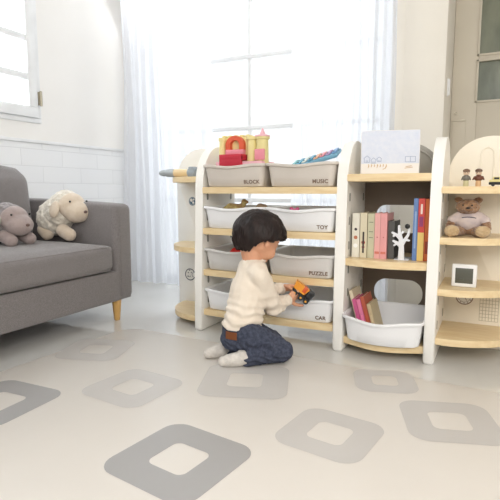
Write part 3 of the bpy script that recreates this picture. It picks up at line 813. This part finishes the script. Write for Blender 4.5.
b = NB(); box(b, (X-.038, Y-.016, z0+.016), (X+.038, Y+.016, z0+.026), .003); box(b, (X-.028, Y-.014, z0+.025), (X+.024, Y+.014, z0+.037), .005); obj('car_body', b, plain('yellow cream car paint', (236, 224, 160), .3), tc_)
b = NB()
for s in (-1, 1): box(b, (X-.022, Y+s*.0135-.001, z0+.027), (X-.004, Y+s*.0135+.001, z0+.034)); box(b, (X+.0, Y+s*.0135-.001, z0+.027), (X+.018, Y+s*.0135+.001, z0+.034))
obj('car_windows', b, M['black'], tc_)
for sx in (-1, 1):
    for sy in (-1, 1):
        b = NB(); cone(b, (X+sx*.025, Y+sy*.014, z0+.007), (X+sx*.025, Y+sy*.020, z0+.007), .007, .007); obj('wheel', b, M['black'], tc_)

def fur(a, f): return lambda c: a*noise.noise(c*f)
# teddy bear
ZS = .508+.0006
bx_, by_ = -.090, 2.13; BK = 1.22
bear = thing('teddy_bear', 'tan teddy bear in a pale shirt sitting on the corner shelf below the peg dolls', 'teddy bear', (bx_, by_, ZS))
b = NB()
ball(b, (bx_, by_, ZS+.048), (.036, .030, .044)); ball(b, (bx_-.004, by_-.006, ZS+.118), (.036, .032, .032))
ball(b, (bx_-.002, by_-.036, ZS+.110), (.016, .012, .013))
for s in (-1, 1):
    ball(b, (bx_-.004+s*.029, by_, ZS+.145), (.013, .007, .013))
    chain(b, [((bx_+s*.034, by_-.002, ZS+.080), .014), ((bx_+s*.052, by_-.018, ZS+.050), .014), ((bx_+s*.054, by_-.03, ZS+.034), .013)])
    chain(b, [((bx_+s*.022, by_-.008, ZS+.022), .021), ((bx_+s*.042, by_-.055, ZS+.020), .019)])
obj('body', fused(b, .003, 3, fur(.0025, 160)), M['bearfur'], bear)
for s in (-1, 1):
    b = NB(); ball(b, (bx_+s*.044, by_-.062, ZS+.024), (.023, .014, .0235)); obj('foot', fused(b, .003, 2, fur(.002, 160)), M['bearlight'], bear)
b = NB(); ball(b, (bx_, by_-.001, ZS+.058), (.042, .036, .042))
for s in (-1, 1): capsule(b, (bx_+s*.026, by_-.002, ZS+.083), .0185, (bx_+s*.046, by_-.012, ZS+.064), .0185)
sh = obj('shirt', fused(b, .003, 3), M['tee'], bear)
b = NB()
for k in range(9):
    t = -1+k/4; capsule(b, (bx_+.018*t, by_-.0335+.004*t*t, ZS+.079-.003*t*t), .0016, (bx_+.018*(t+.2), by_-.0335+.004*(t+.2)**2, ZS+.079-.003*(t+.2)**2), .0016, 6)
obj('shirt_print', b, M['navy'], sh)
b = NB(); ball(b, (bx_-.002, by_-.049, ZS+.115), (.006, .004, .004))
obj('nose', b, M['black'], bear)
for s in (-1, 1):
    b = NB(); ball(b, (bx_-.004+s*.013, by_-.036, ZS+.126), .0032, seg=10); obj('eye', b, M['black'], bear)
bear.scale = (BK*1.02, BK, BK*.80)
# digital clock
ZC = .3055+.0006
ck = thing('digital_clock', 'square white digital clock with a grey screen on the corner shelf below the teddy bear', 'clock', (-.094, 2.10, ZC))
b = NB(); box(b, (-.140, 2.090, ZC), (-.048, 2.112, ZC+.092), .006, 3); obj('case', b, M['clock_white'], ck)
b = NB(); box(b, (-.1265, 2.0885, ZC+.0155), (-.0615, 2.0915, ZC+.0765), .001); sc_ = obj('screen', b, M['lcd'], ck)
b = NB(); box(b, (-.124, 2.0878, ZC+.034), (-.064, 2.0886, ZC+.035)); box(b, (-.0945, 2.0878, ZC+.018), (-.0935, 2.0886, ZC+.034))
obj('screen_lines', b, M['lcd_ink'], sc_)

# ------------------------------------------------------------------ plush sheep on the sofa
ZSF = .423
def sheep(cx, cy, k, ang, label, wool, skin, ear, grp, hd=0):
    """built facing +Y, turned by ang about its own centre"""
    r = thing('plush_sheep', label, 'plush toy', (cx, cy, ZSF), grp)
    R_ = Matrix.Translation((cx, cy, ZSF)) @ Matrix.Rotation(ang, 4, 'Z') @ Matrix.Scale(k, 4)
    def put(bm_): xf(bm_, bm_.verts[:], R_); return bm_
    b = NB(); ball(b, (0, -.070, .115), (.100, .095, .095)); ball(b, (0, -.02, .150-hd*.5), (.100, .080, .095)); ball(b, (0, .010, .190-hd), (.082, .068, .072))
    fb = fused(b, .006, 3, lambda c: .006*noise.noise(c*48)+.004*noise.noise(c*95)); obj('woolly_body', put(fb), wool, r)
    b = NB(); hz = .160-hd
    ball(b, (0, .050, hz+.018), (.082, .055, .070)); ball(b, (0, .085, hz-.012), (.076, .058, .056))
    face = obj('face', put(fused(b, .005, 8)), skin, r)
    for s_ in (-1, 1):
        b = NB(); ball(b, (s_*.058, .096, hz+.044), .0055, seg=10); obj('eye', put(b), M['black'], face)
    b = NB(); ball(b, (0, .141, hz-.010), (.013, .006, .008), seg=12); obj('nose', put(b), plain('nose thread', (120, 96, 90)), face)
    for s_ in (-1, 1):
        b = NB(); ball(b, (s_*.092, .022, hz+.004), (.014, .032, .044), Matrix.Rotation(-.3*s_, 3, 'Y')); eo = obj('ear', put(b), ear, r)
    for s_ in (-1, 1):
        for yy, l in ((.035, .050), (-.100, .03)):
            b = NB(); chain(b, [((s_*.056, yy, .055), .034), ((s_*.060, yy+l, .034), .034)]); obj('leg', put(fused(b, .005, 4)), skin, r)
sheep(-2.07, 1.915, 1.02, -1.55, 'cream woolly plush sheep with beige face sitting beside the sofa arm', M['wool'], M['beige_plush'], M['beige_plush'], 'plush sheep on the sofa')
sheep(-2.10, 1.585, .92, -1.50, 'grey plush sheep with pinkish muzzle leaning by the back cushion', M['grey_plush'], M['pinkgrey_plush'], M['ear_plush'], 'plush sheep on the sofa', .038)

# ------------------------------------------------------------------ the child
KZ = MZ+.0006
child = thing('person', 'toddler with short dark hair, cream top and jeans kneeling on the mat, holding a toy', 'person', (-.89, 1.72, MZ))
Hc = Vector((-.853, 1.793, .506))
yaw = math.radians(61); pit = math.radians(-26)
HM = Matrix.Rotation(yaw, 3, 'Z') @ Matrix.Rotation(-pit, 3, 'Y')      # local x = forward, y = left, z = up
def hp(x, y, z): return Hc+HM @ Vector((x, y, z))
b = NB()
ball(b, Hc, (.090, .078, .088), HM, 28)
ball(b, hp(.030, 0, -.035), (.060, .062, .062), HM)
ball(b, hp(.052, 0, -.078), (.026, .030, .022), HM)
for s in (-1, 1):
    ball(b, hp(.050, s*.032, -.052), (.030, .028, .028), HM)
    ball(b, hp(-.004, s*.079, -.030), (.013, .008, .020), HM); ball(b, hp(-.008, s*.081, -.022), (.011, .006, .014), HM)
ball(b, hp(.095, 0, -.034), (.011, .011, .009), HM); capsule(b, hp(.084, 0, -.008), .007, hp(.095, 0, -.032), .009)
ball(b, hp(.080, 0, -.060), (.010, .018, .008), HM)
capsule(b, hp(-.022, 0, -.06), .042, (-.864, 1.765, .39), .042)
tf = math.radians(50); F_ = Vector((math.cos(tf), math.sin(tf), 0)); Rt = Vector((math.sin(tf), -math.cos(tf), 0))
pel = Vector((-.887, 1.715, .125)); bel = Vector((-.882, 1.728, .195)); che = Vector((-.876, 1.748, .295)); sho = Vector((-.868, 1.762, .368))
chain(b, [(pel, .058), (bel, .060), (che, .056), (sho, .048)])
rs, ls = sho+Rt*.066+Vector((0,0,-.012)), sho-Rt*.066+Vector((0,0,-.012))
re, le = Vector((-.798, 1.812, .212)), Vector((-.868, 1.900, .250))
rw, lw = Vector((-.773, 1.912, .222)), Vector((-.818, 1.960, .262))
chain(b, [(rs, .030), (re, .022), (rw, .017)]); chain(b, [(ls, .030), (le, .022), (lw, .017)])
toyc = Vector((-.728, 1.966, .246))
# a hand: palm and five bent fingers
def hand(b, wrist, fwd, palm_n, side, k=1.0, curl=.55):
    f = Vector(fwd).normalized(); n = Vector(palm_n); n = (n-f*n.dot(f)).normalized(); s = f.cross(n)*side      # s: towards the thumb
    c = wrist+f*.026*k
    Mh = Matrix((f, s, n)).transposed()
    ball(b, c, (.026*k, .021*k, .011*k), Mh, 16); capsule(b, wrist, .014*k, wrist+f*.014*k, .014*k, 10)
    for i, (o_, L_, r_) in enumerate(((.0155, .90, .0058), (.0055, 1.0, .0060), (-.0050, .94, .0058), (-.0150, .74, .0052))):
        p = wrist+f*.040*k+s*o_*k; d = (f+s*o_*6).normalized(); r = r_*k
        for j in range(3):
            a_ = curl*(1+.35*j); d = (d*math.cos(a_)+n*math.sin(a_)).normalized()
            q = p+d*(.0165, .0125, .010)[j]*k*L_; capsule(b, p, r, q, r*.92, 8); p = q; r *= .92
    p = wrist+f*.012*k+s*.016*k; d = (f*.55+s*.7+n*.45).normalized(); r = .0068*k
    for j, L_ in enumerate((.018, .014, .011)):
        q = p+d*L_*k; capsule(b, p, r, q, r*.92, 8); p = q; r *= .92; d = (d+f*.35+n*.35-s*.15).normalized()
hand(b, rw, (.018, .040, .018), (.85, -.1, -.1), 1, 1.32, .5)
hand(b, lw, (.060, .012, .004), (.25, -.6, -.75), -1, 1.22, .5)
# legs and feet inside the clothes
hr, hl = pel+Rt*.045+Vector((0, 0, -.012)), pel-Rt*.045+Vector((0, 0, -.012))
kr, ar, tr_ = Vector((-.728, 1.748, .052)), Vector((-.842, 1.645, .036)), Vector((-.918, 1.598, .026))
kl, al, tl_ = Vector((-.812, 1.842, .052)), Vector((-.965, 1.722, .036)), Vector((-1.018, 1.650, .026))
chain(b, [(hr, .045), (kr, .034), (ar, .022), (tr_, .014)]); chain(b, [(hl, .045), (kl, .034), (al, .022), (tl_, .014)])
body = obj('body', fused(b, .0032, 3), M['skin'], child)
# face details
for s in (-1, 1):
    b = NB(); ball(b, hp(.0795, s*.027, -.014), (.004, .010, .0055), HM, 12); eye = obj('eye', b, plain('eye white', (240, 238, 235)), body)
    b = NB(); ball(b, hp(.0828, s*.0262, -.015), (.0018, .0055, .0052), HM, 12); obj('iris', b, M['black'], eye)
    b = NB(); capsule(b, hp(.086, s*.016, .004), .0018, hp(.081, s*.038, .005), .0014, 8); obj('eyebrow', b, M['hair'], body)
b = NB(); capsule(b, hp(.0885, -.010, -.060), .0032, hp(.0885, .010, -.060), .0032, 8); obj('mouth', b, M['lips'], body)
# hair: a cap that stops at the fringe, above the ears and at the nape
b = NB(); g = bmesh.ops.create_uvsphere(b, u_segments=128, v_segments=80, radius=1)
def sstep(a, c, x): t = max(0, min(1, (x-a)/(c-a))); return t*t*(3-2*t)
for v in b.verts:
    d = v.co.normalized(); az = math.degrees(math.atan2(abs(d.y), d.x)); el = math.degrees(math.asin(max(-1, min(1, d.z))))
    wob = 2.2*math.sin(math.atan2(d.y, d.x)*23)+1.5*math.sin(math.atan2(d.y, d.x)*41+1)
    if az < 60: edge = 8
    elif az < 85: edge = 8-(az-60)/25*20
    elif az < 108: edge = -12-(az-85)/23*8
    elif az < 135: edge = -20-(az-108)/27*36
    else: edge = -58
    k = sstep(edge-6, edge+5, el+wob)
    ra = 1/math.sqrt((d.x/.113)**2+(d.y/.110)**2+(d.z/.104)**2)
    ra *= 1+.05*sstep(95, 140, az)*(1-sstep(-55, -15, el))-.10*(1-sstep(-50, -12, el))*sstep(60, 90, az)*(1-sstep(125, 150, az))
    strand = .003*noise.noise(Vector((d.x*9, d.y*9, d.z*3)))+.0018*math.sin(math.atan2(d.y, d.x)*60+3*noise.noise(d*5))*math.cos(math.radians(el))+.004*noise.noise(d*3.5)
    r = .066*(1-k)+(ra+strand)*k
    v.co = hp(*(d*r))+Vector((0, 0, .002))
obj('hair', b, M['hair'], child, angle=180)
# shirt
b = NB()
chain(b, [(pel+Vector((.0, .0, .028)), .075), (bel+Vector((-.004, -.004, 0)), .079), (che, .076), (sho+Vector((0, 0, -.012)), .062)])
ball(b, pel+Vector((-.008, -.012, .035)), (.073, .073, .050)); 
chain(b, [(sho-Rt*.045, .044), (sho+Rt*.045, .044)])
chain(b, [(rs, .041), ((rs+re)/2, .040), (re, .0365), (rw-(rw-re).normalized()*.008, .0245)]); chain(b, [(ls, .041), (le, .0345), (lw-(lw-le).normalized()*.008, .0245)])
chain(b, [(sho+Vector((0, 0, .008)), .056), (Vector((-.864, 1.767, .400)), .043)])
def wr(c):
    q = c-Vector((-.89, 1.72, 0)); lowb = max(0, min(1, (.30-c.z)/.12))
    f = .0045*lowb*math.sin(c.z*190+4*noise.noise(c*14)+(q.x+q.y)*18)
    arm = .0026*math.sin((c.x*.4+c.y*1.0-c.z*.6)*170+5*noise.noise(c*12)) if c.y > 1.80 else 0
    return f+arm+.003*noise.noise(c*28)
sbm = fused(b, .0048, 6, wr)
bmesh.ops.bisect_plane(sbm, geom=sbm.verts[:]+sbm.edges[:]+sbm.faces[:], plane_co=Vector((pel.x, pel.y, .116)), plane_no=Vector((.06, .05, 1)), clear_inner=True)
shirt = obj('shirt', sbm, M['shirt'], child, angle=180)
b = NB(); n = 28
top = Vector((-.864, 1.767, .408)); ax = Vector((.04, .08, 1)).normalized(); fz = frame_z(ax)
pr_ = [top+fz.to_3x3() @ Vector((.0435*math.cos(2*PI*k/n), .0435*math.sin(2*PI*k/n), 0)) for k in range(n)]
for k in range(n): capsule(b, pr_[k], .0055, pr_[(k+1) % n], .0055, 8)
obj('collar', b, M['shirt'], shirt)
for wv, ev in ((rw, re), (lw, le)):
    d = (wv-ev).normalized(); fz = frame_z(d).to_3x3(); c0 = wv-d*.002; b = NB()
    pp = [c0+fz @ Vector((.0205*math.cos(2*PI*k/20), .0205*math.sin(2*PI*k/20), 0)) for k in range(20)]
    for k in range(20): capsule(b, pp[k], .0042, pp[(k+1) % 20], .0042, 8)
    obj('cuff', b, M['shirt'], shirt)
# jeans
b = NB()
chain(b, [(pel+Rt*.012+Vector((0, 0, -.012)), .070), (pel-Rt*.012+Vector((0, 0, -.012)), .070)])
ball(b, pel+Vector((-.01, -.014, -.030)), (.075, .075, .055))
for h, k_, a_ in ((hr, kr, ar), (hl, kl, al)):
    chain(b, [(h, .062), ((h+k_)/2+Vector((0, 0, .008)), .052), (k_, .043)]); chain(b, [(k_, .043), ((k_+a_)/2, .037), (a_+(k_-a_)*.05, .031)])
jb = fused(b, .004, 5, lambda c: (.0034*math.sin((c.x*.8-c.y*.5+c.z*1.2)*150+8*noise.noise(c*13))+.004*noise.noise(c*34)+.0015*noise.noise(c*90))*(1 if c.z < .11 else .3))
for v in jb.verts: v.co.z = max(v.co.z, KZ) if v.co.z < .02 else v.co.z
jeans = obj('jeans', jb, M['jeans'], child, angle=180)
# waistband and the leather patch at the back
b = NB(); n = 40; cen = pel+Vector((-.004, -.006, 0)); A = []; B = []
for k in range(n):
    t = 2*PI*k/n; d = Vector((math.cos(t), math.sin(t), 0)); A.append(b.verts.new(cen+d*.0805+Vector((0, 0, -.012)))); B.append(b.verts.new(cen+d*.0785+Vector((0, 0, .018))))
A2 = [b.verts.new(v.co+(cen-v.co).normalized()*.012) for v in A]; B2 = [b.verts.new(v.co+(cen-v.co).normalized()*.012) for v in B]
for k in range(n):
    j = (k+1) % n
    for P_, Q_ in ((A, B), (B, B2), (B2, A2), (A2, A)): b.faces.new((P_[k], P_[j], Q_[j], Q_[k]))
wb = obj('waistband', b, M['denim_dark'], jeans)
b = NB(); g = []
for i in range(11):
    t = math.radians(-112+36*i/10); d = Vector((math.cos(t), math.sin(t), 0))
    g.append([b.verts.new(cen+d*(.0822+.0015*(1-j))+Vector((0, 0, z))) for j, z in enumerate((-.016, .014))])
for i in range(10): b.faces.new((g[i][0], g[i+1][0], g[i+1][1], g[i][1]))
bmesh.ops.solidify(b, geom=b.faces[:], thickness=.002)
pt = obj('leather_patch', b, M['leather'], jeans); pt['label'] = 'brown leather patch'
# socks
for a_, t_, k_ in ((ar, tr_, kr), (al, tl_, kl)):
    b = NB(); u = (t_-a_).normalized()
    chain(b, [(a_+(k_-a_).normalized()*.01, .022), (a_, .0265), (a_+(t_-a_)*.35, .0285), (a_+(t_-a_)*.75, .025), (t_-u*.004, .0215)])
    ball(b, a_+Vector((-.012, -.006, .008)), .026)
    sb = fused(b, .0035, 4, fur(.002, 60))
    for v in sb.verts: v.co.z = max(v.co.z, KZ)
    obj('sock', sb, M['socks'], child, angle=180)

# toy truck held in the hands
tt = thing('toy_truck', 'orange toy truck with black cab and wheels held in the child\'s hands', 'toy truck', tuple(toyc+Vector((.0, 0, -.03))))
TM = Matrix.Translation(toyc) @ Matrix.Scale(1.12, 4) @ Matrix.Rotation(math.radians(20), 4, 'Z') @ Matrix.Rotation(math.radians(38), 4, 'Y') 
yel = plain('amber plastic', (248, 176, 52), .35); rdo = plain('red orange plastic', (218, 92, 44), .35)
b = NB(); box(b, (-.040, -.017, -.012), (.040, .017, -.002), .003, Mx=TM); obj('chassis', b, M['black'], tt)
b = NB(); vs, fs = prism(b, [(-.042, .0), (.006, .0), (.014, .028), (-.048, .028)], -.021, .021, 'Y'); xf(b, b.verts[:], TM); obj('dump_body', b, plain('amber orange plastic', (240, 158, 44), .35), tt, smooth=False)
b = NB(); box(b, (.014, -.018, -.002), (.040, .018, .030), .005, Mx=TM); cb = obj('cab', b, plain('charcoal plastic', (40, 44, 48), .35), tt)
b = NB(); box(b, (-.010, -.0218, .006), (.008, .0218, .030), .003, Mx=TM); obj('orange_stripe', b, rdo, tt)
b = NB(); box(b, (.022, -.0185, .012), (.036, .0185, .025), .001, Mx=TM); box(b, (.036, -.014, .012), (.0405, .014, .025), .001, Mx=TM); obj('cab_window', b, M['black'], cb)
for sx in (-.026, .004, .028):
    for sy in (-1, 1):
        b = NB(); cone(b, TM @ Vector((sx, sy*.013, -.015)), TM @ Vector((sx, sy*.022, -.015)), .0125, .0125, 20)
        wh = obj('wheel', b, plain('dark rubber', (34, 40, 44), .5), tt)
        b = NB(); cone(b, TM @ Vector((sx, sy*.0215, -.015)), TM @ Vector((sx, sy*.0235, -.015)), .005, .004, 12); obj('hub', b, yel, wh)
